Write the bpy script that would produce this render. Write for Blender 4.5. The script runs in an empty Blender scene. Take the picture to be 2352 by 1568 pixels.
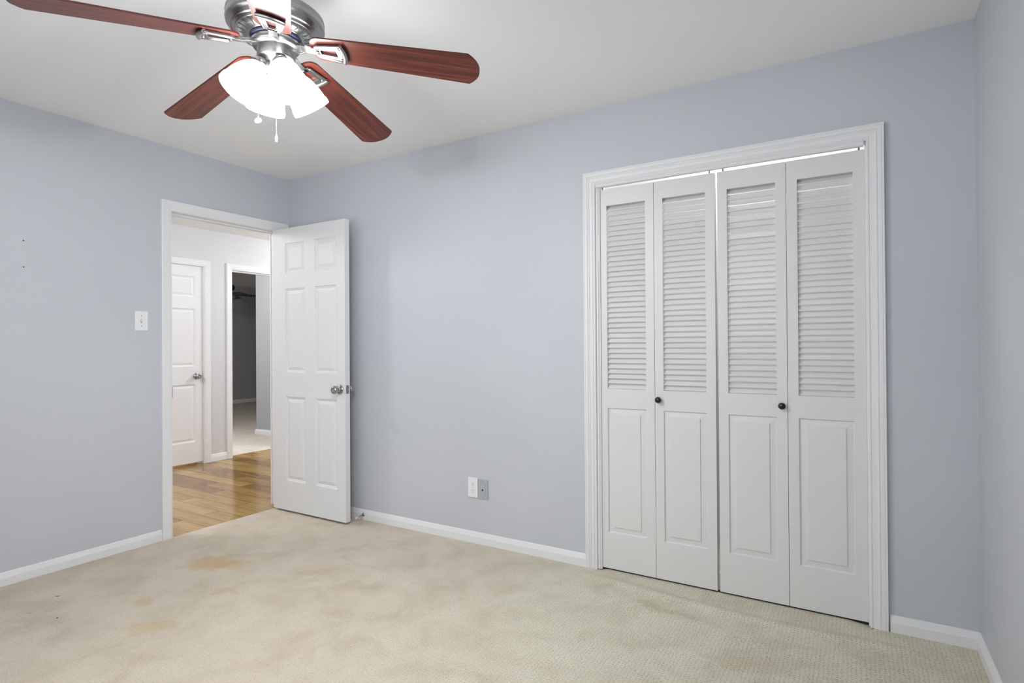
import bpy, bmesh, math, random
from mathutils import Vector, Matrix
random.seed(7)
S = bpy.context.scene
COL = S.collection
PI = math.pi

# ------------------------------------------------------------------ camera, world, light, exposure
CAM = (3.6598, -2.8150, 1.18837)
YAW, PITCH, ROLL, FPX = 0.543420, 0.005073, -0.0066148, 1306.8
cd = bpy.data.cameras.new('camera')
cam = bpy.data.objects.new('camera', cd); COL.objects.link(cam)
fw = Vector((-math.sin(YAW)*math.cos(PITCH), math.cos(YAW)*math.cos(PITCH), math.sin(PITCH)))
rt = Vector((math.cos(YAW), math.sin(YAW), 0)); up = rt.cross(fw)
r2 = math.cos(ROLL)*rt + math.sin(ROLL)*up
u2 = -math.sin(ROLL)*rt + math.cos(ROLL)*up
m = Matrix((r2, u2, -fw)).transposed().to_4x4(); m.translation = Vector(CAM)
cam.matrix_world = m
cd.sensor_width = 36.0; cd.sensor_fit = 'HORIZONTAL'; cd.lens = FPX/2352*36
cd.clip_start = 0.02; cd.clip_end = 60
S.camera = cam

w = bpy.data.worlds.new('sky'); S.world = w; w.use_nodes = True
bg = w.node_tree.nodes['Background']
bg.inputs[0].default_value = (0.80, 0.90, 1.0, 1); bg.inputs[1].default_value = 1.0

S.view_settings.view_transform = 'Standard'
S.view_settings.look = 'None'
S.view_settings.gamma = 1.0
S.view_settings.use_curve_mapping = False
S.view_settings.exposure = 0.0
S.cycles.use_denoising = True
S.cycles.max_bounces = 14
S.cycles.diffuse_bounces = 8
S.cycles.sample_clamp_indirect = 6.0
S.cycles.caustics_reflective = False
S.cycles.caustics_refractive = False

BACK_FILL_W = 30.0      # fill through the window added behind the camera
SIDE_FILL_W = 40.0        # fill through the window added in the unseen right-hand wall
BULB_W = 15.5        # each of the four bulbs of the fan's light kit
SHADE_L = 25.0        # radiance of the lit frosted glass
HALL_W = 48.0
FAR_W = 80.0
CLOSET_W = 13.0

XR_ = 4.0644
def light(name, kind, loc, power, color=(1, 1, 1), **kw):
    d = bpy.data.lights.new(name, kind); d.energy = power; d.color = color
    for k, v in kw.items(): setattr(d, k, v)
    o = bpy.data.objects.new(name, d); COL.objects.link(o); o.location = loc
    return o

# area fill outside a window added behind the camera for even light
dl = light('window_fill', 'AREA', (2.20, -3.44, 1.45), BACK_FILL_W, (0.93, 0.965, 1.0), shape='RECTANGLE', size=2.5, size_y=1.35)
dl.rotation_euler = (PI/2, 0, 0)      # faces +y, into the room
sl_ = light('side_fill', 'AREA', (XR_+.18, -2.45, 1.45), SIDE_FILL_W, (0.93, 0.965, 1.0), shape='RECTANGLE', size=1.2, size_y=1.3)  # added fill outside a made-up side window, brightens the left wall
sl_.rotation_euler = (PI/2, 0, PI/2)  # faces -x, into the room
light('hall_light', 'POINT', (-0.90, 2.15, 2.15), HALL_W, (0.95, 0.975, 1.0), shadow_soft_size=0.12)
light('hall_light', 'POINT', (-1.00, -1.30, 2.20), HALL_W*.9, (0.95, 0.975, 1.0), shadow_soft_size=0.12)
light('far_room_light', 'POINT', (-2.75, 0.45, 2.25), FAR_W, (0.98, 0.99, 1.0), shadow_soft_size=0.10)
light('closet_light', 'POINT', (3.1, 0.58, 2.36), CLOSET_W*1.25, (0.99, 0.99, 1.0), shadow_soft_size=0.05)

# ------------------------------------------------------------------ materials
def mat(name, color=(.8, .8, .8), rough=.5, metal=0.0, spec=.5):
    M = bpy.data.materials.new(name); M.use_nodes = True
    b = M.node_tree.nodes['Principled BSDF']
    b.inputs['Base Color'].default_value = (*color, 1)
    b.inputs['Roughness'].default_value = rough
    b.inputs['Metallic'].default_value = metal
    b.inputs['Specular IOR Level'].default_value = spec
    return M
def N(M, t, **kw):
    n = M.node_tree.nodes.new(t)
    for k, v in kw.items():
        if k in n.inputs: n.inputs[k].default_value = v
        else: setattr(n, k, v)
    return n
def Lk(M, a, b): M.node_tree.links.new(a, b)
def bsdf(M): return M.node_tree.nodes['Principled BSDF']
def coords(M, scale=(1, 1, 1), rot=(0, 0, 0)):
    tc = N(M, 'ShaderNodeTexCoord'); mp = N(M, 'ShaderNodeMapping')
    mp.inputs['Scale'].default_value = scale; mp.inputs['Rotation'].default_value = rot
    Lk(M, tc.outputs['Object'], mp.inputs['Vector']); return mp.outputs['Vector']
def ramp(M, fac, stops, interp='LINEAR'):
    r = N(M, 'ShaderNodeValToRGB'); r.color_ramp.interpolation = interp
    e = r.color_ramp.elements
    while len(e) < len(stops): e.new(0.5)
    for el, (p_, c) in zip(e, stops):
        el.position = p_; el.color = (*c, 1) if len(c) == 3 else c
    Lk(M, fac, r.inputs['Fac']); return r.outputs['Color']
def mix(M, fac, a, b, mode='MIX'):
    n = N(M, 'ShaderNodeMix'); n.data_type = 'RGBA'; n.blend_type = mode
    for sock, v in ((n.inputs[0], fac), (n.inputs[6], a), (n.inputs[7], b)):
        if hasattr(v, 'is_output'): Lk(M, v, sock)
        elif isinstance(v, (int, float)): sock.default_value = v
        else: sock.default_value = (*v, 1)
    return n.outputs[2]
def math_(M, op, a, b=0.0, c=None, clamp=False):
    n = N(M, 'ShaderNodeMath', operation=op, use_clamp=clamp)
    for i, v in enumerate((a, b) if c is None else (a, b, c)):
        if hasattr(v, 'is_output'): Lk(M, v, n.inputs[i])
        else: n.inputs[i].default_value = v
    return n.outputs[0]
def bump(M, h, strength, dist):
    b = N(M, 'ShaderNodeBump'); b.inputs['Strength'].default_value = strength; b.inputs['Distance'].default_value = dist
    Lk(M, h, b.inputs['Height']); Lk(M, b.outputs['Normal'], bsdf(M).inputs['Normal'])
def painted(name, color, rough=.55, tex=180.0, strength=.08, mottling=.02, spec=.35):
    """rolled wall paint: faint orange peel and faint mottling"""
    M = mat(name, color, rough, 0, spec)
    v = coords(M)
    n = N(M, 'ShaderNodeTexNoise', Scale=tex, Detail=2.0); Lk(M, v, n.inputs['Vector'])
    bump(M, n.outputs['Fac'], strength, .002)
    n2 = N(M, 'ShaderNodeTexNoise', Scale=1.6, Detail=3.0); Lk(M, v, n2.inputs['Vector'])
    lo = tuple(c*(1-mottling) for c in color); hi = tuple(min(1, c*(1+mottling)) for c in color)
    Lk(M, ramp(M, n2.outputs['Fac'], [(.3, lo), (.7, hi)]), bsdf(M).inputs['Base Color'])
    return M

MW = painted('wall_paint', (.530, .547, .584), .5)
MHW = painted('hall_wall_paint', (.66, .665, .68), .5)
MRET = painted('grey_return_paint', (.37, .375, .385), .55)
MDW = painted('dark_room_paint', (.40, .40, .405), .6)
MC = painted('ceiling_paint', (.87, .87, .865), .6, 90, .12, .012)
MT = painted('trim_paint', (.75, .75, .755), .42, 60, .03, .008, .35)
MHD = painted('hall_trim_paint', (.82, .82, .825), .45, 70, .03, .01, .3)
MD = painted('door_paint', (.685, .685, .69), .5, 70, .04, .01, .25)
MBF = painted('closet_door_paint', (.695, .69, .69), .4, 70, .05, .012, .4)
MCL = painted('closet_wall_paint', (.8, .8, .8), .6)
MBLK = mat('black_enamel', (.006, .006, .007), .18)
MDARK = mat('gap_shade', (.03, .03, .03), .7)
MSIL = mat('satin_nickel', (.34, .335, .33), .3, 1.0)
MCHR = mat('bright_nickel', (.42, .41, .40), .16, 1.0)
MSTEEL = mat('steel', (.30, .30, .31), .35, 1.0)
MWPL = mat('white_plastic', (.78, .78, .79), .3)
MGPL = mat('grey_plastic', (.41, .425, .44), .4)
MHOLE = mat('slot_black', (.02, .02, .02), .6)
MSLOT = mat('slot_grey', (.12, .12, .12), .6)
MRUB = mat('white_rubber', (.72, .68, .60), .6)
MNAVY = mat('blue_black_gasket', (.02, .025, .06), .5)
MFOB = mat('fob_plastic', (.75, .74, .72), .35)

def brushed(M):
    v = coords(M, (1, 1, 60)); n = N(M, 'ShaderNodeTexNoise', Scale=14.0, Detail=2.0); Lk(M, v, n.inputs['Vector'])
    Lk(M, ramp(M, n.outputs['Fac'], [(.2, (.25,)*3), (.8, (.33,)*3)]), bsdf(M).inputs['Roughness'])
brushed(MSIL)

# lit frosted glass
MG = mat('lit_frosted_glass', (.9, .89, .87), .4)
bsdf(MG).inputs['Emission Color'].default_value = (.97, .985, 1.0, 1)
bsdf(MG).inputs['Emission Strength'].default_value = SHADE_L
MBULB = mat('lit_bulb', (.9, .9, .9), .4)
bsdf(MBULB).inputs['Emission Color'].default_value = (.97, .985, 1.0, 1)
bsdf(MBULB).inputs['Emission Strength'].default_value = 12.0
MOFF = mat('unlit_frosted_glass', (.22, .22, .22), .4)

# pane of the added windows, lets the fill light through
MP = bpy.data.materials.new('fill_window_glass'); MP.use_nodes = True
nt = MP.node_tree; nt.nodes.clear()
o_ = nt.nodes.new('ShaderNodeOutputMaterial'); mx = nt.nodes.new('ShaderNodeMixShader')
tr = nt.nodes.new('ShaderNodeBsdfTransparent'); gl = nt.nodes.new('ShaderNodeBsdfGlossy'); fr = nt.nodes.new('ShaderNodeFresnel')
gl.inputs['Roughness'].default_value = 0.02
nt.links.new(fr.outputs[0], mx.inputs[0]); nt.links.new(tr.outputs[0], mx.inputs[1]); nt.links.new(gl.outputs[0], mx.inputs[2]); nt.links.new(mx.outputs[0], o_.inputs[0])

# mahogany blades: grain runs along the blade (local x)
def wood_blade(name, a, b, c):
    M = mat(name, b, .36, 0, .36)
    v = coords(M, (2.2, 55, 55))
    n = N(M, 'ShaderNodeTexNoise', Scale=1.0, Detail=6.0, Roughness=.65, Distortion=.6); Lk(M, v, n.inputs['Vector'])
    v2 = coords(M, (4, 260, 260)); n2 = N(M, 'ShaderNodeTexNoise', Scale=1.0, Detail=2.0); Lk(M, v2, n2.inputs['Vector'])
    f = math_(M, 'ADD', math_(M, 'MULTIPLY', n.outputs['Fac'], .7), math_(M, 'MULTIPLY', n2.outputs['Fac'], .3))
    Lk(M, ramp(M, f, [(.34, a), (.5, b), (.66, c)]), bsdf(M).inputs['Base Color'])
    return M
MBLADE = wood_blade('mahogany_blade', (.030, .006, .005), (.082, .017, .011), (.160, .038, .021))
MEDGE = mat('blade_edge', (.02, .006, .005), .4)
MDBLADE = wood_blade('dark_blade', (.02, .012, .01), (.03, .018, .014), (.04, .025, .02))

# hardwood
MWOOD = mat('hall_hardwood', (.3, .16, .06), .18, 0, .45)
v = coords(MWOOD)
br = N(MWOOD, 'ShaderNodeTexBrick', offset=.37, squash=1.0)
for k, val in (('Scale', 1.0), ('Mortar Size', .0020), ('Mortar Smooth', .2), ('Bias', .0), ('Brick Width', .82), ('Row Height', .127)): br.inputs[k].default_value = val
br.inputs['Color1'].default_value = (0, 0, 0, 1); br.inputs['Color2'].default_value = (1, 1, 1, 1); br.inputs['Mortar'].default_value = (.5, .5, .5, 1)
Lk(MWOOD, v, br.inputs['Vector'])
v2 = coords(MWOOD, (3, 45, 1)); ng = N(MWOOD, 'ShaderNodeTexNoise', Scale=1.0, Detail=6.0, Roughness=.6, Distortion=.4); Lk(MWOOD, v2, ng.inputs['Vector'])
v3 = coords(MWOOD, (1.2, 6, 1)); nb = N(MWOOD, 'ShaderNodeTexNoise', Scale=1.0, Detail=3.0); Lk(MWOOD, v3, nb.inputs['Vector'])
plank = ramp(MWOOD, br.outputs['Color'], [(0, (.25, .13, .045)), (.35, (.33, .185, .062)), (.7, (.43, .265, .090)), (1, (.50, .335, .125))])
grain = ramp(MWOOD, ng.outputs['Fac'], [(.3, (.72, .70, .66)), (.65, (1.08, 1.08, 1.08))])
c_ = mix(MWOOD, 1.0, plank, grain, 'MULTIPLY')
c_ = mix(MWOOD, .8, c_, ramp(MWOOD, nb.outputs['Fac'], [(.3, (.75, .72, .7)), (.7, (1.1, 1.1, 1.1))]), 'MULTIPLY')
c_ = mix(MWOOD, br.outputs['Fac'], c_, (.05, .025, .012))
Lk(MWOOD, c_, bsdf(MWOOD).inputs['Base Color'])
bump(MWOOD, math_(MWOOD, 'SUBTRACT', ng.outputs['Fac'], math_(MWOOD, 'MULTIPLY', br.outputs['Fac'], 3.0)), .06, .002)

# looped carpet: small pits in rows, pile flecks, worn and soiled patches, painted cast of the light, tan spills
def carpet(name, tint=(1, 1, 1), stains=()):
    M = mat(name, (.55, .5, .4), .95, 0, .1)
    v = coords(M)
    vg = coords(M, (1/.0146, 1/.0126, 1))
    vo = N(M, 'ShaderNodeTexVoronoi', Scale=1.0, Randomness=.40); vo.voronoi_dimensions = '2D'; Lk(M, vg, vo.inputs['Vector'])
    d = vo.outputs['Distance']
    pit = N(M, 'ShaderNodeMapRange', clamp=True); Lk(M, d, pit.inputs[0])
    for i, val in ((1, .05), (2, .27), (3, 1.0), (4, 0.0)): pit.inputs[i].default_value = val
    pit = pit.outputs[0]
    fn = N(M, 'ShaderNodeTexNoise', Scale=26.0, Detail=3.0); Lk(M, v, fn.inputs['Vector'])
    fl2 = N(M, 'ShaderNodeMapRange', clamp=True); Lk(M, fn.outputs['Fac'], fl2.inputs[0])
    for i, val in ((1, .35), (2, .65), (3, .25), (4, 1.0)): fl2.inputs[i].default_value = val
    fl2 = fl2.outputs[0]
    fl = N(M, 'ShaderNodeTexNoise', Scale=120.0, Detail=4.0, Roughness=.7); Lk(M, v, fl.inputs['Vector'])
    big = N(M, 'ShaderNodeTexNoise', Scale=1.1, Detail=4.0, Roughness=.55, Distortion=.3); Lk(M, v, big.inputs['Vector'])
    mid = N(M, 'ShaderNodeTexNoise', Scale=5.5, Detail=5.0, Roughness=.6, Distortion=.5); Lk(M, v, mid.inputs['Vector'])
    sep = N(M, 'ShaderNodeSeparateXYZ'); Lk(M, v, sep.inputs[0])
    # light's cast painted into the pile colour: warmer left, greenish by the closet
    light_cast = N(M, 'ShaderNodeMapRange', clamp=True, interpolation_type='SMOOTHSTEP')
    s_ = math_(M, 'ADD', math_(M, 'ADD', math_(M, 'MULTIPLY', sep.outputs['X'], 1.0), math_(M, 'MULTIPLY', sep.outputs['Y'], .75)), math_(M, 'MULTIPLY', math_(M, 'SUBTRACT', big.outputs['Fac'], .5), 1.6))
    Lk(M, s_, light_cast.inputs[0])
    for i, val in ((1, .7), (2, 2.7), (3, 0.0), (4, 1.0)): light_cast.inputs[i].default_value = val
    cast_fac = light_cast.outputs[0]
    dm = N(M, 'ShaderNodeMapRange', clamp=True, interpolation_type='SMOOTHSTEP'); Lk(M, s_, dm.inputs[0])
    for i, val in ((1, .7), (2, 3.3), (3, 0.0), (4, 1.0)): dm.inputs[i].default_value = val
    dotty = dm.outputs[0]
    base = mix(M, cast_fac, (.590, .522, .425), (.635, .600, .480))
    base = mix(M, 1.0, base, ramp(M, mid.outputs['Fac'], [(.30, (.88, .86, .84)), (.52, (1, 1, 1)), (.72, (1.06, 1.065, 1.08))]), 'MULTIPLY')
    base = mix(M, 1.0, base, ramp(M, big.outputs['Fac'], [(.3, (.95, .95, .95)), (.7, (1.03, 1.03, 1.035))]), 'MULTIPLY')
    for (sx, sy, rx, ry, rot, col, amt) in stains:
        mp = N(M, 'ShaderNodeMapping', vector_type='TEXTURE')
        mp.inputs['Location'].default_value = (sx, sy, 0); mp.inputs['Rotation'].default_value = (0, 0, rot); mp.inputs['Scale'].default_value = (rx, ry, 1)
        dn = N(M, 'ShaderNodeVectorMath', operation='ADD')
        nz = N(M, 'ShaderNodeTexNoise', Scale=9.0, Detail=4.0); Lk(M, v, nz.inputs['Vector'])
        sc = N(M, 'ShaderNodeVectorMath', operation='SCALE'); sc.inputs['Scale'].default_value = .22
        su = N(M, 'ShaderNodeVectorMath', operation='SUBTRACT'); su.inputs[1].default_value = (.5, .5, .5)
        Lk(M, nz.outputs['Color'], su.inputs[0]); Lk(M, su.outputs[0], sc.inputs[0])
        Lk(M, v, dn.inputs[0]); Lk(M, sc.outputs[0], dn.inputs[1]); Lk(M, dn.outputs[0], mp.inputs['Vector'])
        ln = N(M, 'ShaderNodeVectorMath', operation='LENGTH'); Lk(M, mp.outputs[0], ln.inputs[0])
        mr = N(M, 'ShaderNodeMapRange', clamp=True, interpolation_type='SMOOTHSTEP'); Lk(M, ln.outputs['Value'], mr.inputs[0])
        for i, val in ((1, .55), (2, 1.15), (3, amt), (4, 0.0)): mr.inputs[i].default_value = val
        base = mix(M, mr.outputs[0], base, col)
    base = mix(M, math_(M, 'MULTIPLY', pit, math_(M, 'ADD', math_(M, 'MULTIPLY', math_(M, 'MULTIPLY', dotty, fl2), .62), .06)), base, (.20, .18, .13))
    flk = ramp(M, fl.outputs['Fac'], [(.30, (.72, .70, .67)), (.45, (1, 1, 1)), (.7, (1.06, 1.06, 1.06))])
    base = mix(M, 1.0, base, flk, 'MULTIPLY')
    base = mix(M, 1.0, base, tint, 'MULTIPLY')
    Lk(M, base, bsdf(M).inputs['Base Color'])
    h = math_(M, 'ADD', math_(M, 'MULTIPLY', pit, math_(M, 'ADD', math_(M, 'MULTIPLY', dotty, -1.2), -.35)), math_(M, 'MULTIPLY', fl.outputs['Fac'], 1.3))
    bump(M, h, .55, .004)
    return M
TAN = (.52, .37, .19)
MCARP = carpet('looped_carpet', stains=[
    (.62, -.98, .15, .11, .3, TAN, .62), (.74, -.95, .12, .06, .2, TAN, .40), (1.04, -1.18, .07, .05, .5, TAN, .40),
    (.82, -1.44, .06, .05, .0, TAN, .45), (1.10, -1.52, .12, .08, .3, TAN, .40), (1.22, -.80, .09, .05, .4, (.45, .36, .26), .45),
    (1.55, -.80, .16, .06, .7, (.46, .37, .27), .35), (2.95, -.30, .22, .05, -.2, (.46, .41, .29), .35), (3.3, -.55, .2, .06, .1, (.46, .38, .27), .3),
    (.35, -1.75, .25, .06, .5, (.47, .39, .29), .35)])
MCARP2 = carpet('far_room_carpet', (1.06, 1.09, 1.16))

# ------------------------------------------------------------------ mesh helpers
class MB:
    def __init__(s): s.v = []; s.f = []; s.sm = []
    def add(s, vs, fs, smooth=False):
        b = len(s.v); s.v += [tuple(x) for x in vs]
        s.f += [tuple(b+i for i in f) for f in fs]; s.sm += [smooth]*len(fs); return s
    def box(s, x0, x1, y0, y1, z0, z1):
        vs = [(x0,y0,z0),(x1,y0,z0),(x1,y1,z0),(x0,y1,z0),(x0,y0,z1),(x1,y0,z1),(x1,y1,z1),(x0,y1,z1)]
        return s.add(vs, [(0,3,2,1),(4,5,6,7),(0,1,5,4),(1,2,6,5),(2,3,7,6),(3,0,4,7)])
    def lathe(s, prof, seg=32, M=None, cap0=True, cap1=True, smooth=True):
        """prof: (radius, z) list, revolved about local z; M maps to place"""
        vs = []; fs = []
        for r, z in prof:
            for k in range(seg):
                a = 2*PI*k/seg; vs.append(Vector((r*math.cos(a), r*math.sin(a), z)))
        for i in range(len(prof)-1):
            for k in range(seg):
                a, b = i*seg+k, i*seg+(k+1) % seg
                fs.append((a, b, b+seg, a+seg))
        if M is not None: vs = [M @ q for q in vs]
        s.add(vs, fs, smooth)
        caps = []
        if cap0: caps.append(tuple(reversed(range(seg))))
        if cap1: caps.append(tuple((len(prof)-1)*seg+k for k in range(seg)))
        if caps: 
            b = len(s.v)-len(vs); s.f += [tuple(b+i for i in c) for c in caps]; s.sm += [False]*len(caps)
        return s
    def tube(s, pts, r, seg=10, smooth=True):
        pts = [Vector(q) for q in pts]; rs = r if isinstance(r, (list, tuple)) else [r]*len(pts)
        vs = []; fs = []
        for i, q in enumerate(pts):
            t = (pts[min(i+1, len(pts)-1)]-pts[max(i-1, 0)]).normalized()
            a = t.orthogonal().normalized() if i == 0 else (pa - t*pa.dot(t)).normalized()
            pa = a; b = t.cross(a)
            for k in range(seg):
                an = 2*PI*k/seg; vs.append(q+(a*math.cos(an)+b*math.sin(an))*rs[i])
        for i in range(len(pts)-1):
            for k in range(seg):
                x, y = i*seg+k, i*seg+(k+1) % seg; fs.append((x, y, y+seg, x+seg))
        s.add(vs, fs, smooth)
        b = len(s.v)-len(vs)
        s.f += [tuple(b+k for k in reversed(range(seg))), tuple(b+(len(pts)-1)*seg+k for k in range(seg))]; s.sm += [False, False]
        return s
    def prism(s, poly, ax, a0, a1):
        """polygon of 2D points extruded along axis ax (0,1,2); the other two axes in order"""
        def P(q, a):
            l = list(q); l.insert(ax, a); return tuple(l)
        n = len(poly); vs = [P(q, a0) for q in poly]+[P(q, a1) for q in poly]
        return s.add(vs, [tuple(range(n)), tuple(range(2*n-1, n-1, -1))]+[(i, i+n, (i+1) % n+n, (i+1) % n) for i in range(n)])
    def build(s, name, material, parent=None, loc=None, bevel=0.0, mw=None, auto=False):
        me = bpy.data.meshes.new(name); me.from_pydata(s.v, [], s.f); me.update()
        me.polygons.foreach_set('use_smooth', s.sm)
        bm = bmesh.new(); bm.from_mesh(me)
        bmesh.ops.recalc_face_normals(bm, faces=bm.faces)
        if bevel:
            es = [e for e in bm.edges if len(e.link_faces) == 2 and e.calc_face_angle(0) > .5]
            bmesh.ops.bevel(bm, geom=es, offset=bevel, segments=2, affect='EDGES', profile=.6)
        bm.to_mesh(me); bm.free(); me.validate()
        me.materials.append(material)
        o = bpy.data.objects.new(name, me); COL.objects.link(o)
        if parent is not None: o.parent = parent
        if loc is not None: o.location = loc
        if mw is not None: o.matrix_basis = mw
        return o

def tag(o, label=None, cat=None, group=None, kind=None):
    if label: o['label'] = label
    if cat: o['category'] = cat
    if group: o['group'] = group
    if kind: o['kind'] = kind
    return o
def struct(o, label=None): return tag(o, label, None, None, 'structure')
def thing(name, loc, label, cat, group=None, rz=0):
    e = bpy.data.objects.new(name, None); COL.objects.link(e); e.location = loc; e.rotation_euler = (0, 0, rz)
    e.empty_display_size = .05
    return tag(e, label, cat, group)

# ------------------------------------------------------------------ dimensions
XR = 4.0644; CH = 2.44; YF = -3.26; T = .115
DY0, DY1 = -.868, -.077          # room door opening between jamb faces
DZ = 2.034
CX0, CX1, CZ = 2.490, 3.698, 2.052   # closet opening
HX, HC = -2.04, 2.387            # hall: face of the far wall, ceiling height

# ------------------------------------------------------------------ structure: room shell
def ripple(x, y):
    """the loosened carpet in front of the closet"""
    if y > -.06 and x > 2.47 and x < 3.72:      # the edge dips at both ends of the opening
        e = max(0, 1-abs(x-2.495)/.035)*.007+max(0, min(1, (x-3.62)/.07))*.008
        return -e*min(1, (y+.06)/.06)
    if y > -.035 or y < -.6 or x < 2.3: return 0.0
    e1 = min(1, max(0, (x-2.35)/.25))*min(1, max(0, (3.9-x)/.15))
    c1 = -.085-.09*min(1, (x-2.45)/.5)+.012*math.sin(x*7)
    c2 = c1-.17+.02*math.sin(x*5+1)
    z = .009*math.exp(-((y-c1)/.032)**2)+.005*math.exp(-((y-c2)/.05)**2)
    return z*e1*min(1, (-.035-y)/.03)
f = MB(); nx, ny = 240, 200
x0, x1, y0, y1 = 0.0, XR, YF, .022
vs = []; fs = []
for j in range(ny+1):
    ty = (j/ny); y = y1+(y0-y1)*(ty**1.6)
    for i in range(nx+1):
        x = x0+(x1-x0)*i/nx
        vs.append((x, y, ripple(x, y)))
for j in range(ny):
    for i in range(nx):
        a = j*(nx+1)+i; fs.append((a, a+nx+1, a+nx+2, a+1))
f.add(vs, fs, True)
f.add([(x0, y0, -.05), (x1, y0, -.05), (x1, y1, -.05), (x0, y1, -.05)], [(0, 3, 2, 1)])
f.add([(x0, y0, 0), (x0, y0, -.05), (x0, y1, -.05), (x0, y1, 0)], [(0, 1, 2, 3)])
# strip running on under the closet doors, dipping at the ends of the opening
f.box(CX0-.015, CX1+.015, .052, .70, -.05, 0.0)
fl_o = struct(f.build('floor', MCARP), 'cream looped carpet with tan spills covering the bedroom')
ts = MB().box(CX0-.015, CX1+.015, .022, .052, -.05, -.003).build('shade_strip', MDARK, fl_o); ts['label'] = 'dark strip standing in for the shade under the closet doors'  # near-black box added for the shade in the gap under the doors
struct(MB().box(-T, XR+T, YF-T, .115, CH, CH+.05).build('ceiling', MC), 'plain white ceiling over the bedroom')

wl = MB()   # wall with the room door
wl.box(-T, 0, YF-T, DY0-.018, -.05, CH).box(-T, 0, DY1+.018, 2.6, -.05, CH).box(-T, 0, DY0-.018, DY1+.018, DZ+.018, CH)
struct(wl.build('wall_left', MW), 'pale blue grey wall with the doorway to the hall')
wb = MB()
wb.box(0, CX0-.015, 0, T, -.05, CH).box(CX1+.015, XR, 0, T, -.05, CH).box(CX0-.015, CX1+.015, 0, T, CZ+.012, CH)
struct(wb.build('wall_back', MW), 'pale blue grey wall with the louvred closet')
sy0, sy1 = -3.06, -1.84
wr = MB().box(XR, XR+T, YF-T, sy0, -.05, CH).box(XR, XR+T, sy1, T, -.05, CH).box(XR, XR+T, sy0, sy1, -.05, .80).box(XR, XR+T, sy0, sy1, 2.10, CH)
struct(wr.build('wall_right', MW), 'pale blue grey wall at the edge beside the closet')
wn2 = struct(MB().box(XR+.060, XR+.065, sy0, sy1, .80, 2.10).build('fill_window_2', MP), 'glazed window added in the unseen side wall for fill light')  # made-up window, out of view, placed to light the left wall
fr_ = MB().box(XR+.03, XR+.09, sy0, sy0+.04, .80, 2.10).box(XR+.03, XR+.09, sy1-.04, sy1, .80, 2.10).box(XR+.03, XR+.09, sy0, sy1, .80, .84).box(XR+.03, XR+.09, sy0, sy1, 2.06, 2.10).box(XR+.035, XR+.085, sy0, sy1, 1.43, 1.47)
fr_.build('fill_window_frame', MT, wn2)
wf = MB()
wx0, wx1, wz0, wz1 = .95, 3.45, .78, 2.12
wf.box(0, wx0, YF-T, YF, -.05, CH).box(wx1, XR, YF-T, YF, -.05, CH).box(wx0, wx1, YF-T, YF, -.05, wz0).box(wx0, wx1, YF-T, YF, wz1, CH)
struct(wf.build('wall_front', MW), 'pale blue grey wall behind the viewer with an added window')
wn = struct(MB().box(wx0, wx1, YF-.065, YF-.060, wz0, wz1).build('fill_window_1', MP), 'glazed window added behind the viewer for fill light')  # unseen window, added to let in the even fill
fr_ = MB()
fr_.box(wx0, wx0+.04, YF-.09, YF-.03, wz0, wz1).box(wx1-.04, wx1, YF-.09, YF-.03, wz0, wz1).box(wx0, wx1, YF-.09, YF-.03, wz0, wz0+.04).box(wx0, wx1, YF-.09, YF-.03, wz1-.04, wz1).box((wx0+wx1)/2-.02, (wx0+wx1)/2+.02, YF-.085, YF-.035, wz0, wz1)
fr_.build('fill_window_frame', MT, wn)

# closet interior
cw = MB()
cw.box(2.2-.05, 2.2, T, .75, -.05, CH).box(3.98, 4.03, T, .75, -.05, CH).box(2.15, 4.03, .70, .75, -.05, CH).box(2.15, 4.03, T, .75, CH, CH+.05)
cw.box(2.2, CX0-.015, T, .70, -.05, 0).box(CX1+.015, 3.98, T, .70, -.05, 0)
struct(cw.build('wall_closet', MCL), 'white walls inside the closet')
struct(MB().prism([(.70, .0), (.688, .0), (.688, .07), (.70, .085)], 0, 2.2, 3.98).build('baseboard_closet', MT), 'white baseboard inside the closet')

# baseboards: flat below, sloped moulding above
def base_x(y, sgn, xa, xb, name, label, h=.066):
    p_ = [(y, -.002), (y+sgn*.014, -.002), (y+sgn*.014, h*.60), (y+sgn*.012, h*.66), (y+sgn*.006, h*.93), (y+sgn*.003, h), (y, h)]
    return struct(MB().prism(p_, 0, xa, xb).build(name, MT), label)
def base_y(x, sgn, ya, yb, name, label, h=.066, mt=None):
    p_ = [(x, -.002), (x+sgn*.014, -.002), (x+sgn*.014, h*.60), (x+sgn*.012, h*.66), (x+sgn*.006, h*.93), (x+sgn*.003, h), (x, h)]
    return struct(MB().prism(p_, 1, ya, yb).build(name, mt or MT), label)
base_x(0, -1, .0, 2.420, 'baseboard_back', 'white baseboard between the open door and the closet')
base_x(0, -1, 3.772, XR, 'baseboard_corner', 'short white baseboard from the closet to the corner')
base_y(0, 1, YF, -.937, 'baseboard_left', 'white baseboard running up to the doorway')
base_y(XR, -1, YF, -.0, 'baseboard_right', 'white baseboard at the foot of the near wall')

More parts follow.
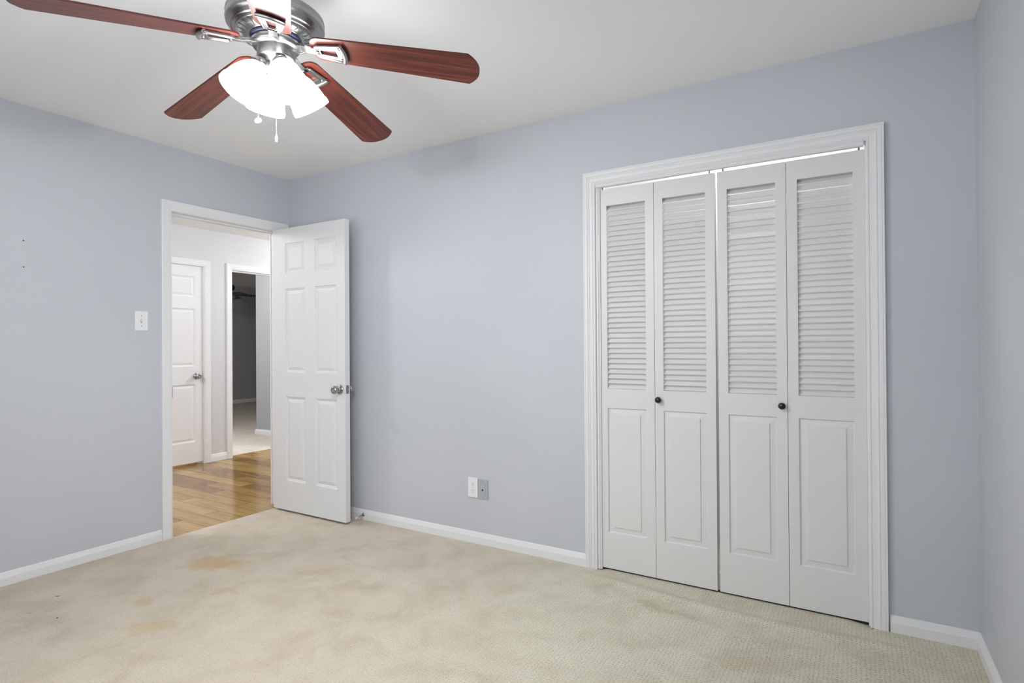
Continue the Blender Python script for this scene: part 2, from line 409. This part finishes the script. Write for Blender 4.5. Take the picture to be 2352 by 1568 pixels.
# mitred casings
def casing(axis, face, sgn, a0, a1, zt, prof, name, mt, parent=None, zb=-.002):
    """axis 0: runs along x on a wall y=face (sgn: outward y); axis 1: along y on a wall x=face"""
    b = MB(); n = len(prof); rings = []
    for (u, vv) in prof:
        o_ = face+sgn*vv
        pts = [(a0-u, zb), (a0-u, zt+u), (a1+u, zt+u), (a1+u, zb)]
        rings.append([(a, o_, z) if axis == 0 else (o_, a, z) for a, z in pts])
    vs = [q for r in rings for q in r]; fs = []
    for i in range(n-1):
        for k in range(3): fs.append((i*4+k, i*4+k+1, (i+1)*4+k+1, (i+1)*4+k))
    fs.append(tuple(i*4 for i in range(n))); fs.append(tuple(i*4+3 for i in reversed(range(n))))
    for k in range(3): fs.append(((n-1)*4+k, (n-1)*4+k+1, k+1, k))
    b.add(vs, fs); return b.build(name, mt, parent)
FLUTED = [(0, 0), (0, .0090), (.003, .0115), (.008, .0115), (.010, .0090), (.013, .0090), (.015, .0125), (.030, .0140), (.033, .0170), (.037, .0170), (.040, .0145), (.043, .0185), (.054, .0195), (.056, .0180), (.058, .0200), (.063, .0200), (.063, 0)]
PLAIN = [(0, 0), (0, .008), (.003, .010), (.012, .012), (.014, .014), (.045, .017), (.058, .018), (.062, .016), (.063, 0)]
jm = casing(0, 0, -1, 2.483, 3.703, 2.032, FLUTED, 'trim_1', MT)
struct(jm, 'fluted white casing around the louvred closet')
tr2 = casing(1, 0, 1, -.874, -.083, 2.037, PLAIN, 'trim_2', MT)
struct(tr2, 'white casing around the open bedroom doorway')
casing(1, -T, -1, -.874, -.083, 2.037, PLAIN, 'hall_side_casing', MT, tr2)
# jambs and stops of the room doorway
j = MB()
j.box(-T, 0, DY0-.018, DY0, -.004, DZ+.018).box(-T, 0, DY1, DY1+.018, -.004, DZ+.018).box(-T, 0, DY0, DY1, DZ, DZ+.018)
j.box(-.075, -.045, DY0, DY0+.011, -.004, DZ).box(-.075, -.045, DY1-.011, DY1, -.004, DZ).box(-.075, -.045, DY0+.011, DY1-.011, DZ-.011, DZ)
j.build('door_jamb', MT, tr2)
sp_ = MB().box(-.034, .0015, DY0-.0002, DY0+.0018, .866, .936).build('strike_plate', MSTEEL, tr2); sp_['label'] = 'dark metal strike plate'
# closet jambs, stop bead, valance, track
j = MB()
j.box(CX0-.015, CX0, 0, T, 0, CZ+.012).box(CX1, CX1+.015, 0, T, 0, CZ+.012).box(CX0, CX1, 0, T, CZ, CZ+.012)
j.build('closet_jamb', MT, jm)
bead = MB()
bead.box(CX0, CX0+.006, -.004, .009, 0, 2.03).box(CX0+.006, CX0+.011, .000, .009, 0, 2.03).box(CX0+.011, CX0+.0155, .003, .009, 0, 2.03)
bead.build('stop_bead', MT, jm)
val = MB().prism([(-.016, 2.0115), (-.0185, 2.0150), (-.0150, 2.0190), (-.0150, 2.0240), (-.0185, 2.0270), (-.0165, 2.0305), (-.0100, 2.0420), (.004, 2.0420), (.004, 2.0115)], 0, CX0-.002, CX1-.004)
val.build('valance', MT, jm)
trk = MB().box(CX0+.01, CX1-.01, .014, .042, 2.033, CZ).build('door_track', MSTEEL, jm); trk['label'] = 'dark metal folding door track'

# ------------------------------------------------------------------ panelled slabs
def slab(W, H, Tk, panels, loops, holes=(), back=True):
    """front face at y=0 (facing -y), back at y=Tk; panels get stepped mouldings, holes go through"""
    b = MB()
    allr = list(panels)+list(holes)
    us = sorted({0, W, *[r[0] for r in allr], *[r[1] for r in allr]}); vs_ = sorted({0, H, *[r[2] for r in allr], *[r[3] for r in allr]})
    for i in range(len(us)-1):
        for k in range(len(vs_)-1):
            cu, cv = (us[i]+us[i+1])/2, (vs_[k]+vs_[k+1])/2
            if any(r[0] < cu < r[1] and r[2] < cv < r[3] for r in allr): continue
            q = [(us[i], vs_[k]), (us[i+1], vs_[k]), (us[i+1], vs_[k+1]), (us[i], vs_[k+1])]
            b.add([(u, 0, z) for u, z in q], [(0, 1, 2, 3)]); b.add([(u, Tk, z) for u, z in q], [(3, 2, 1, 0)])
    for (ua, ub, va, vb) in panels:
        for side in ((0, 1), (Tk, -1)):
            rings = []
            for ins, dep in loops:
                y = side[0]+side[1]*dep
                rings.append([(ua+ins, y, va+ins), (ub-ins, y, va+ins), (ub-ins, y, vb-ins), (ua+ins, y, vb-ins)])
            V = [q for r in rings for q in r]; F = []
            for i in range(len(rings)-1):
                for k in range(4): F.append((i*4+k, i*4+(k+1) % 4, (i+1)*4+(k+1) % 4, (i+1)*4+k))
            F.append(tuple(len(V)-4+k for k in range(4))); b.add(V, F)
    for (ua, ub, va, vb) in holes:
        V = [(ua, 0, va), (ub, 0, va), (ub, 0, vb), (ua, 0, vb), (ua, Tk, va), (ub, Tk, va), (ub, Tk, vb), (ua, Tk, vb)]
        b.add(V, [(k, (k+1) % 4, (k+1) % 4+4, k+4) for k in range(4)])
    V = [(0, 0, 0), (W, 0, 0), (W, 0, H), (0, 0, H), (0, Tk, 0), (W, Tk, 0), (W, Tk, H), (0, Tk, H)]
    b.add(V, [(k, k+4, (k+1) % 4+4, (k+1) % 4) for k in range(4)])
    return b
MOLD6 = [(0, 0), (.004, .0045), (.011, .0065), (.014, .0090), (.018, .0090), (.036, .0035), (.038, .0030)]
MOLDB = [(0, 0), (.0025, .0070), (.005, .0085), (.0305, .0055), (.0325, .0012), (.036, .0010)]

def knob_mesh(seg=40):
    """rosette, neck and flattened ball; axis +z from the door face"""
    return [(.001, .0), (.0325, .0), (.0325, .003), (.030, .007), (.022, .009), (.0125, .011), (.0115, .026), (.0145, .029), (.0225, .033), (.0268, .040), (.0275, .047), (.0265, .054), (.0215, .060), (.013, .063), (.011, .0615), (.001, .0615)]
def knob(parent, M, mt, name='door_knob', k=1.0, label='polished nickel knob'):
    o = MB().lathe([(r*k, z*k) for r, z in knob_mesh()], 40, M).build(name, mt, parent); o['label'] = label; return o

# ------------------------------------------------------------------ room door, standing open at a right angle to its wall
DX0, DX1, DYF, DTH, DZB, DZT = .022, .766, -.163, .040, .015, 2.030
d1 = thing('door_1', (DX0, DYF, DZB), 'white six panel bedroom door standing open against the back wall', 'door'); d1['kind'] = 'structure'
def six(cols, rows, ox, oz): return [(a-ox, b-ox, c-oz, d-oz) for a, b in cols for c, d in rows]
rows = [(1.707, 1.922), (1.000, 1.597), (.226, .826)]
sl = slab(DX1-DX0, DZT-DZB, DTH, six([(.160, .368), (.470, .687)], rows, DX0, DZB), MOLD6)
sl.build('door_slab', MD, d1)
kx, kz = .716-DX0, .896-DZB
knob(d1, Matrix.Translation((kx, 0, kz)) @ Matrix.Rotation(PI/2, 4, 'X'), MCHR)
knob(d1, Matrix.Translation((kx, DTH, kz)) @ Matrix.Rotation(-PI/2, 4, 'X'), MCHR)
lp = MB().box(DX1-DX0-.0005, DX1-DX0+.0012, .008, .032, kz-.028, kz+.028).build('latch_plate', MSTEEL, d1, bevel=.0005); lp['label'] = 'dark metal latch plate on the door edge'
bolt = MB().prism([(0, .013), (.011, .013), (.004, .027), (0, .027)], 2, kz-.008, kz+.008)
bolt.v = [(x+DX1-DX0, y, z) for x, y, z in bolt.v]; bolt.build('latch_bolt', MCHR, lp)
for z in (.22, 1.02, 1.82):
    h = MB().lathe([(.006, z-.045), (.006, z+.045)], 14, Matrix.Translation((-.010, DTH+.042, 0))).build('hinge', MT, d1)
    h2 = MB().box(-.012, .03, DTH, DTH+.044, z-.044, z+.044).build('hinge_leaf', MT, h)

# ------------------------------------------------------------------ closet: two folding pairs with louvres above and a raised panel below
LZ0, LZ1, PZ0, PZ1 = .952, 1.915, .197, .852
BZB, BZT, BY, BTH = .0095, 2.002, .010, .034
def leaf(parent, px, W, idx):
    st = .0435
    b = slab(W, BZT-BZB, BTH, [(st, W-st, PZ0-BZB, PZ1-BZB)], MOLDB, [(st, W-st, LZ0-BZB, LZ1-BZB)])
    o = b.build('door_leaf', MBF, parent, (px, 0, 0))
    s = MB(); n = 36; pitch = (LZ1-LZ0)/n
    rnd = random.Random(idx)
    for k in range(n):
        z = LZ0-BZB+pitch*k+.0012; dz = rnd.uniform(-.0006, .0006); t = .0052
        ang = math.radians(51+rnd.uniform(-1.6, 1.6)); L = .0385
        c, sn = math.cos(ang), math.sin(ang)
        y0_, z0_ = .0055, z+dz
        prof = [(y0_, z0_), (y0_+sn*t, z0_-c*t*.2), (y0_+c*L+sn*t*.5, z0_+sn*L-c*t), (y0_+c*L, z0_+sn*L), (y0_-.001, z0_+.003)]
        prof = [(min(max(y, .002), BTH-.002), max(min(zz, LZ1-BZB-.0003), LZ0-BZB+.0003)) for y, zz in prof]
        s.prism(prof, 0, st, W-st)
    s.build('louvre', MBF, o)
    return o
def pin(parent, x):
    MB().lathe([(.0035, BZT-BZB-.001), (.0035, 2.034-BZB)], 10, Matrix.Translation((x, .018, 0))).build('pivot_pin', MSTEEL, parent)
def black_knob(parent, x, z):
    pr = [(.001, -.001), (.008, -.001), (.0075, .006), (.009, .010), (.0135, .013), (.0152, .018), (.0150, .023), (.0120, .0275), (.007, .0295), (.001, .030)]
    o = MB().lathe(pr, 28, Matrix.Translation((x, 0, z)) @ Matrix.Rotation(PI/2, 4, 'X')).build('round_knob', MBLK, parent); o['label'] = 'small round black knob'
PX = [2.4965, 2.7930, 3.1000, 3.3975]; PW = [.2945, .2945, .2955, .3000]
d2 = thing('door_2', (0, BY, BZB), 'louvred white folding closet pair nearer the open door', 'door'); d2['kind'] = 'structure'
d3 = thing('door_3', (0, BY, BZB), 'louvred white folding closet pair nearer the corner', 'door'); d3['kind'] = 'structure'
lv = [leaf(d2, PX[0], PW[0], 1), leaf(d2, PX[1], PW[1], 2), leaf(d3, PX[2], PW[2], 3), leaf(d3, PX[3], PW[3], 4)]
pin(lv[0], .016); pin(lv[1], PW[1]-.026); pin(lv[2], .024); pin(lv[3], PW[3]-.020)
black_knob(lv[1], 2.8135-PX[1], .906-BZB); black_knob(lv[2], 3.3745-PX[2], .904-BZB)

# ------------------------------------------------------------------ hall and the dark room beyond it
struct(MB().box(-2.155, 0.0, -2.7, 2.6, -.05, -.004).build('floor_hall', MWOOD), 'brown hardwood planks of the hall')
struct(MB().box(-2.155, -T, -2.7, 2.6, HC, HC+.05).build('ceiling_hall', MC), 'white hall ceiling')
E0, E1 = -.250, .527      # hall closet door opening
G0, G1 = .837, 1.62       # opening to the dark room
HZ = 2.006
hw = MB()
for a, b_ in ((-2.7, E0-.018), (E1+.018, G0-.018), (G1+.018, 2.6)): hw.box(HX-T, HX, a, b_, -.05, HC)
hw.box(HX-T, HX, E0-.018, E1+.018, HZ+.018, HC).box(HX-T, HX, G0-.018, G1+.018, HZ+.012, HC)
struct(hw.build('wall_hall', MHW), 'light grey hall wall facing the bedroom doorway')
struct(MB().box(-2.155, 0, -2.8, -2.7, -.05, HC).box(-2.155, 0, 2.6, 2.7, -.05, HC).build('wall_hall_end', MHW), 'light grey end walls of the hall')
t3 = struct(casing(1, HX, 1, E0-.006, E1+.007, HZ-.004, PLAIN, 'trim_3', MHD), 'white casing around the shut hall door')
t4 = struct(casing(1, HX, 1, G0-.000, G1+.006, HZ-.003, PLAIN, 'trim_4', MHD), 'white casing around the opening to the dark room')
j = MB()
j.box(HX-T, HX, E0-.018, E0, -.004, HZ+.018).box(HX-T, HX, E1, E1+.018, -.004, HZ+.018).box(HX-T, HX, E0, E1, HZ, HZ+.018)
j.build('door_jamb', MHD, t3)
j = MB()
j.box(HX-T, HX, G0-.018, G0, -.004, HZ+.012).box(HX-T, HX, G1, G1+.018, -.004, HZ+.012).box(HX-T, HX, G0, G1, HZ-.003, HZ+.012)
j.box(HX-.075, HX-.035, G0, G1, HZ-.016, HZ-.003)
j.build('door_jamb', MHD, t4)
base_y(HX, 1, .597, .774, 'baseboard_hall', 'short white baseboard between the two hall doorways', .075, MHD)
base_y(HX, 1, -2.7, -.32, 'baseboard_hall_end', 'white hall baseboard beyond the shut door', .075)
d4 = thing('door_4', (HX-.012, E0+.003, .024), 'shut white six panel door across the hall', 'door'); d4['kind'] = 'structure'
d4.rotation_euler = (0, 0, PI/2)
W4 = E1-E0-.006
rr = .527-.003-.452
sl4 = slab(W4, 1.978, .035, [(a, b_, c-.024, d_-.024) for a, b_ in ((rr, W4/2-.05), (W4/2+.05, W4-rr)) for c, d_ in ((1.687, 1.894), (.988, 1.569), (.227, .808))], MOLD6)
sl4.build('door_slab', MHD, d4)
knob(d4, Matrix.Translation((W4-.062, 0, .889-.024)) @ Matrix.Rotation(PI/2, 4, 'X'), MCHR)
MB().box(W4-.001, W4+.004, -.003, .004, .835, .895).build('latch_plate', MSTEEL, d4)

# dark room
DRX = -7.4
struct(MB().box(DRX, -2.155, -1.2, 6.0, -.05, 0.0).build('floor_far_room', MCARP2), 'pale carpet of the dark room beyond the hall')
struct(MB().box(DRX, -2.155, -1.2, 6.0, CH, CH+.05).build('ceiling_far_room', MC), 'unlit ceiling of the dark room')
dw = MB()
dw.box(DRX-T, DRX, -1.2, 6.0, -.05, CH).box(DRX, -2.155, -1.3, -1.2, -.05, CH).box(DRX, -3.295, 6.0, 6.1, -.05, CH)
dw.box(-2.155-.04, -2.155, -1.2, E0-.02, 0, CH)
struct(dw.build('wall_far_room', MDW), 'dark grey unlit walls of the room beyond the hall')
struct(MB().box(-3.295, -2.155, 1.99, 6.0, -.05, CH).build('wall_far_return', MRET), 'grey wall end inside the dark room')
base_y(DRX, 1, -1.2, 6.0, 'baseboard_far_room', 'dim baseboard along the far wall of the dark room', .075)
base_x(1.99, -1, -3.309, -2.155, 'baseboard_far_return', 'white baseboard at the foot of the grey wall end', .07)
base_y(-3.295, -1, 1.990, 6.0, 'baseboard_far_side', 'white baseboard round the corner of the grey wall end', .07)

# ------------------------------------------------------------------ ceiling fan with four lit shades
FX, FY = 2.032, -1.612
fan = thing('ceiling_fan', (FX, FY, CH), 'mahogany bladed ceiling fan with lit frosted glass shades hanging in the bedroom', 'ceiling fan')
Z = lambda z: z-CH
house = [(.001, 2.44), (.078, 2.44), (.080, 2.415), (.076, 2.395), (.060, 2.375), (.058, 2.330), (.075, 2.300), (.118, 2.285), (.143, 2.275), (.1515, 2.268), (.1525, 2.262), (.1500, 2.256), (.1515, 2.250), (.1530, 2.243), (.1515, 2.234), (.146, 2.226), (.138, 2.220), (.136, 2.217), (.134, 2.2185), (.131, 2.2165), (.127, 2.213), (.1245, 2.2095), (.122, 2.2095), (.120, 2.212), (.119, 2.216), (.084, 2.203), (.082, 2.200), (.001, 2.200)]
mh = MB().lathe([(r, Z(z)) for r, z in house], 72).build('motor_housing', MSIL, fan)
vt = MB()
for k in range(26):
    a = 2*PI*k/26; R = Matrix.Rotation(a, 4, 'Z')
    pts = [R @ Vector((.088+.028*t, .0045*math.sin(t*PI), Z(2.2046+.0104*t)-.0002)) for t in (0, .25, .5, .75, 1)]
    vt.tube(pts, [.0010, .0017, .0019, .0017, .0010], 6)
vt.build('vent_slots', MHOLE, mh)
fly = MB().lathe([(.001, Z(2.201)), (.081, Z(2.201)), (.082, Z(2.194)), (.078, Z(2.190)), (.001, Z(2.190))], 48).build('flywheel', MNAVY, fan)
fly['label'] = 'blue black ring under the motor'
sw = [(.001, 2.191), (.0735, 2.191), (.0765, 2.186), (.0750, 2.172), (.0720, 2.167), (.0600, 2.166), (.0590, 2.163), (.0590, 2.132), (.0565, 2.128), (.040, 2.122), (.034, 2.112), (.030, 2.098), (.016, 2.090), (.012, 2.080), (.001, 2.078)]
MB().lathe([(r, Z(z)) for r, z in sw], 56).build('switch_housing', MSIL, fan)

PHI0, DROOP, PIT = math.radians(31.9), math.radians(7.7), math.radians(-10.7)
HUBZ = Z(2.186)
def blade_outline():
    ri, ro, wi, wo = .118, .640, .054, .0725
    pts = []
    def arc(cx, cy, r, a0, a1, n):
        for i in range(n+1):
            a = math.radians(a0+(a1-a0)*i/n); pts.append((cx+r*math.cos(a), cy+r*math.sin(a)))
    c = .034
    arc(ri+c, wi-c, c, 180, 98, 8)                    # rounded root corner (+)
    pts.append((ro, wo))
    # shallow curved tip between two corners
    for i in range(1, 20):
        t = i/20; y = wo*(1-2*t); pts.append((ro+.036*(1-abs(2*t-1)**2.3), y))
    pts.append((ro, -wo))
    arc(ri+c, -wi+c, c, 262, 180, 8)
    return pts
OUT = blade_outline()
def blade_mesh():
    b = MB(); n = len(OUT); t = .0055
    top = [(x, y, t/2) for x, y in OUT]; bot = [(x, y, -t/2) for x, y in OUT]
    b.add(bot, [tuple(reversed(range(n)))]); b.add(top, [tuple(range(n))])
    b.add(bot+top, [(i, (i+1) % n, n+(i+1) % n, n+i) for i in range(n)])
    return b
def arm_mesh():
    """bracket: flat arm from the hub, widening into an open frame with a raised end bar, below the blade"""
    b = MB(); z1, z0 = -.0032, -.0115
    def frame(outer, inner, za, zb):
        V = [(x, y, z) for z in (za, zb) for x, y in outer]+[(x, y, z) for z in (za, zb) for x, y in inner]
        F = []
        for k in range(4):
            k2 = (k+1) % 4
            F += [(k, k2, 4+k2, 4+k), (8+k, 12+k, 12+k2, 8+k2), (k, 8+k, 8+k2, k2), (4+k, 4+k2, 12+k2, 12+k)]
        b.add(V, F)
    frame([(.132, -.022), (.222, -.034), (.222, .034), (.132, .022)], [(.149, -.0095), (.204, -.0150), (.204, .0150), (.149, .0095)], z0, z1)
    # raised outer bar, slightly arched
    pts = [(.222+.008*(1-(t*2-1)**2), -.040+.080*t, -.0105) for t in [i/10 for i in range(11)]]
    b.tube(pts, .0075, 10)
    b.tube([(.140, -.024, -.0105), (.222, -.037, -.0105)], .0045, 8); b.tube([(.140, .024, -.0105), (.222, .037, -.0105)], .0045, 8)
    # neck down to the hub
    prof = [(.060, .006, -.010, .017), (.085, .003, -.009, .016), (.110, -.003, -.011, .013), (.134, -.0045, -.0115, .014), (.150, -.0045, -.0115, .016)]
    V = []; F = []
    for x, zt, zb, hw_ in prof: V += [(x, -hw_, zb), (x, hw_, zb), (x, hw_*.8, zt), (x, -hw_*.8, zt)]
    for i in range(len(prof)-1):
        for k in range(4): F.append((i*4+k, i*4+(k+1) % 4, i*4+4+(k+1) % 4, i*4+4+k))
    F += [(0, 1, 2, 3), tuple(len(V)-4+k for k in (3, 2, 1, 0))]
    b.add(V, F)
    for sx, sy in ((.139, .0), (.214, .024), (.214, -.024)):
        b.lathe([(.0045, 0), (.0045, .002), (.003, .003), (.001, .0032)], 10, Matrix.Translation((sx, sy, z0)) @ Matrix.Rotation(PI, 4, 'X'))
    return b
bl_src = blade_mesh(); arm_src = arm_mesh()
blade0 = arm0 = None
for k in range(5):
    a = PHI0+k*2*PI/5
    Mx = Matrix.Translation((0, 0, HUBZ)) @ Matrix.Rotation(a, 4, 'Z') @ Matrix.Rotation(DROOP, 4, 'Y') @ Matrix.Rotation(PIT, 4, 'X')
    if blade0 is None:
        blade0 = bl_src.build('fan_blade', MBLADE, fan, bevel=.0012); arm0 = arm_src.build('blade_arm', MSIL, blade0, bevel=.0007)
        bo = blade0; arm0['label'] = 'brushed nickel blade bracket'
    else:
        bo = blade0.copy(); COL.objects.link(bo); bo.parent = fan
        ac = arm0.copy(); COL.objects.link(ac); ac.parent = bo
    bo.matrix_basis = Mx

# light kit
TILT = math.radians(33)
shade_prof_out = [(r_*.95, z_*.93) for r_, z_ in [(.0265, .000), (.0300, .004), (.0370, .014), (.0450, .028), (.0515, .044), (.0565, .062), (.0600, .080), (.0622, .096), (.0630, .1015), (.0655, .104), (.0665, .112), (.0665, .122)]]
shade0 = None
for k in range(4):
    a = math.radians(71+90*k)
    base = Vector((.040*math.cos(a), .040*math.sin(a), Z(2.118)))
    ax = Vector((math.cos(a)*math.sin(TILT), math.sin(a)*math.sin(TILT), -math.cos(TILT)))
    q = Vector((0, 0, 1)).rotation_difference(ax).to_matrix().to_4x4()
    M0 = Matrix.Translation(base) @ q
    sk = MB().lathe([(.001, -.012), (.012, -.012), (.014, .002), (.024, .010), (.0285, .020), (.0290, .034), (.001, .034)], 28)
    inner = [(r-.003, z) for r, z in reversed(shade_prof_out)]
    sh = MB().lathe(shade_prof_out+inner, 44, None, False, False)
    V0 = len(sh.v); n_ = len(shade_prof_out)*2
    sh.f += [((n_-1)*44+i, (n_-1)*44+(i+1) % 44, (i+1) % 44, i) for i in range(44)]; sh.sm += [True]*44
    if shade0 is None:
        shade0 = sh.build('glass_shade', MG, fan)
        sock0 = sk.build('lamp_socket', MSIL, shade0, (0, 0, -.030))
        blb0 = MB().lathe([(.001, .0), (.011, .0), (.012, .010), (.018, .024), (.024, .036), (.0255, .048), (.0235, .060), (.017, .070), (.008, .0745), (.001, .0755)], 24).build('light_bulb', MBULB, shade0, (0, 0, .004))
        so = shade0
    else:
        so = shade0.copy(); COL.objects.link(so); so.parent = fan
        for ch in (sock0, blb0):
            c2 = ch.copy(); COL.objects.link(c2); c2.parent = so
    so.matrix_basis = M0 @ Matrix.Translation((0, 0, .030))
    lp_ = Vector((FX, FY, CH))+base+ax*(.030+.100)
    light('bulb_glow', 'POINT', lp_, BULB_W, (.97, .985, 1.0), shadow_soft_size=.022)

# pull chains with flat round fobs
def chain(x, y, ztop, zend, fob_r, rot):
    b = MB(); z = ztop; step = .0052
    while z > zend+.012:
        b.lathe([(.0002, -.0021), (.0015, -.0014), (.0021, 0), (.0015, .0014), (.0002, .0021)], 8, Matrix.Translation((x, y, Z(z)))); z -= step
    b.tube([(x, y, Z(ztop)), (x, y, Z(zend+.010))], .0007, 6)
    o = b.build('pull_chain', MSIL, fan)
    Mf = Matrix.Translation((x, y, Z(zend))) @ Matrix.Rotation(rot[2], 4, 'Z') @ Matrix.Rotation(rot[0], 4, 'X') @ Matrix.Rotation(rot[1], 4, 'Y')
    fb = MB().lathe([(.0005, -.0032), (fob_r*.85, -.0030), (fob_r, -.0012), (fob_r, .0012), (fob_r*.85, .0030), (.0005, .0032)], 24, Mf).build('chain_fob', MFOB, o)
    MB().lathe([(.0022, -.004), (.0022, .004)], 10, Matrix.Translation((x, y, Z(zend+fob_r)))).build('fob_cap', MSIL, fb)
chain(-.068, -.020, 2.150, 1.938, .0115, (math.radians(68), .35, math.radians(8)))
chain(-.048, .035, 2.150, 1.890, .0115, (math.radians(88), .2, math.radians(138)))

# the fan in the dark room
F2 = (-5.5, 2.985, CH)
fan2 = thing('ceiling_fan', F2, 'dark unlit ceiling fan seen through the far doorway', 'ceiling fan')
MB().lathe([(.001, 0), (.065, 0), (.060, -.05), (.014, -.07), (.014, -.17), (.05, -.18), (.10, -.21), (.115, -.25), (.10, -.29), (.05, -.31), (.045, -.35), (.001, -.36)], 32).build('motor_housing', MDBLADE, fan2)
MB().lathe([(.05, -.35), (.11, -.37), (.125, -.41), (.09, -.46), (.001, -.48)], 28).build('glass_shade', MOFF, fan2)
b2 = None
for k in range(5):
    a = math.radians(-12)+k*2*PI/5
    Mx = Matrix.Translation((0, 0, -.365)) @ Matrix.Rotation(a, 4, 'Z') @ Matrix.Rotation(math.radians(2), 4, 'Y') @ Matrix.Rotation(PIT, 4, 'X')
    if b2 is None:
        b2 = MB().add([], []) ; b2.v = list(bl_src.v); b2.f = list(bl_src.f); b2.sm = list(bl_src.sm)
        b2 = b2.build('fan_blade', MDBLADE, fan2); bo = b2
    else:
        bo = b2.copy(); COL.objects.link(bo); bo.parent = fan2
    bo.matrix_basis = Mx

# ------------------------------------------------------------------ plates, switch, stop and small things
sp = thing('light_switch', (0, -1.0485, 1.3435), 'white toggle light switch beside the doorway casing', 'light switch')
MB().box(0, .005, -.0365, .0365, -.0580, .0580).build('cover_plate', MWPL, sp, bevel=.0022)
tg = MB().prism([(.004, -.006), (.0165, .010), (.0165, .0145), (.004, .0115)], 1, -.0042, .0042).build('toggle', MWPL, sp)
MB().box(.0045, .0054, -.0055, .0055, -.0125, .0125).build('toggle_slot', MGPL, sp)
for z in (-.030, .030): MB().lathe([(.0031, 0), (.0031, .0008), (.0005, .0011)], 12, Matrix.Translation((.0049, 0, z)) @ Matrix.Rotation(PI/2, 4, 'Y')).build('plate_screw', MGPL, sp)

op = thing('wall_outlet', (1.6805, 0, .330), 'white duplex power outlet low on the wall left of the grey plate', 'outlet')
MB().box(-.0352, .0352, -.006, 0, -.0595, .0595).build('cover_plate', MWPL, op, bevel=.0022)
for z in (.0205, -.0205):
    pts = []
    for i in range(28):
        a = 2*PI*i/28; pts.append((.0172*math.cos(a), max(-.0135, min(.0135, .0172*math.sin(a)))))
    rc = MB().prism([(x, zz+z) for x, zz in pts], 1, -.0082, -.0055).build('receptacle', MWPL, op)
    hs = MB().box(-.0075, -.0052, -.0085, -.0080, z-.0012, z+.0075).box(.0052, .0075, -.0085, -.0080, z-.0002, z+.0068)
    hs.lathe([(.0024, 0), (.0024, .0005)], 12, Matrix.Translation((0, -.0080, z-.0075)) @ Matrix.Rotation(PI/2, 4, 'X'))
    hs.build('socket_slot', MSLOT, rc)
MB().lathe([(.0028, 0), (.0028, .0008), (.0005, .0011)], 12, Matrix.Translation((0, -.0058, 0)) @ Matrix.Rotation(PI/2, 4, 'X')).build('plate_screw', MGPL, op)

jp = thing('phone_jack', (1.7535, 0, .3265), 'grey phone jack plate beside the white outlet', 'wall plate')
MB().box(-.0352, .0352, -.0055, 0, -.0580, .0580).build('cover_plate', MGPL, jp, bevel=.0022)
MB().box(-.0165, .0165, -.0072, -.0050, -.0335, .0335).build('jack_insert', MGPL, jp, bevel=.0006)
MB().lathe([(.0058, 0), (.0058, .0006)], 16, Matrix.Translation((-.002, -.0071, -.004)) @ Matrix.Rotation(PI/2, 4, 'X')).build('jack_hole', MHOLE, jp)
for z in (-.048, .048): MB().lathe([(.003, 0), (.003, .0008), (.0005, .0011)], 12, Matrix.Translation((0, -.0053, z)) @ Matrix.Rotation(PI/2, 4, 'X')).build('plate_screw', MSTEEL, jp)

ds = thing('door_stop', (.775, -.0135, .034), 'metal door stop with white tip on the baseboard behind the open door', 'door stop')
A = Vector((0, 0, 0)); B_ = Vector((-.006, -.078, -.012)); dirv = (B_-A).normalized()
MB().lathe([(.001, -.002), (.012, -.002), (.012, .003), (.006, .007), (.001, .007)], 20, Vector((0, 0, 1)).rotation_difference(dirv).to_matrix().to_4x4()).build('stop_base', MCHR, ds)
MB().tube([A+dirv*.004, A+dirv*.052], [.0058, .0042], 14).build('stop_rod', MCHR, ds)
tp = MB().tube([A+dirv*.050, A+dirv*.068], [.0062, .0056], 14).build('rubber_tip', MRUB, ds); tp['label'] = 'white rubber tip'

def screw(y, z, label, anchor):
    t = thing('wall_screw', (0, y, z), label, 'screw')
    MB().lathe([(.0030, 0), (.0030, .0035), (.0018, .0052), (.0003, .0055)], 12, Matrix.Rotation(PI/2, 4, 'Y')).build('screw_head', MHOLE, t)
    if anchor:
        MB().lathe([(.0105, 0), (.0100, .0008), (.0060, .0014), (.0030, .0012)], 20, Matrix.Rotation(PI/2, 4, 'Y') @ Matrix.Diagonal((.6, 1.0, 1, 1))).build('wall_anchor', MW, t)
screw(-1.611, 1.739, 'upper of two small dark screws left in the grey wall', False)
screw(-1.610, 1.603, 'lower of two dark screws in the grey wall with painted over anchor', True)

def crumb(x, y, rx, ry, rz_, rot, mt, label):
    b = MB(); rnd = random.Random(int(x*1000)); n = 9; V = []; F = []
    for i, (s_, zz) in enumerate(((.55, 0.0), (1.0, .35), (.8, .8), (.25, 1.0))):
        for k in range(n):
            a = 2*PI*k/n; j_ = rnd.uniform(.75, 1.15); V.append((rx*s_*j_*math.cos(a), ry*s_*j_*math.sin(a), rz_*zz))
    for i in range(3):
        for k in range(n): F.append((i*n+k, i*n+(k+1) % n, (i+1)*n+(k+1) % n, (i+1)*n+k))
    F += [tuple(reversed(range(n))), tuple(3*n+k for k in range(n))]
    b.add(V, F, True)
    o = b.build('carpet_crumb', mt, None, (x, y, -.0003)); o.rotation_euler = (0, 0, rot)
    return tag(o, label, 'crumb', 'bits dropped on the carpet')
MLEAF = mat('dry_leaf', (.06, .045, .015), .7); MCRB = mat('dark_crumb', (.02, .015, .01), .7); MLINT = mat('grey_lint', (.42, .38, .32), .9)
crumb(.386, -1.610, .0085, .0028, .0022, .9, MLEAF, 'brown dry leaf sliver on the carpet nearest the baseboard')
crumb(.647, -1.708, .0042, .0030, .0028, .6, MCRB, 'tiny black crumb on the cream carpet')
crumb(.486, -1.751, .0120, .0045, .0025, .8, MLINT, 'grey lint tuft on the cream carpet')
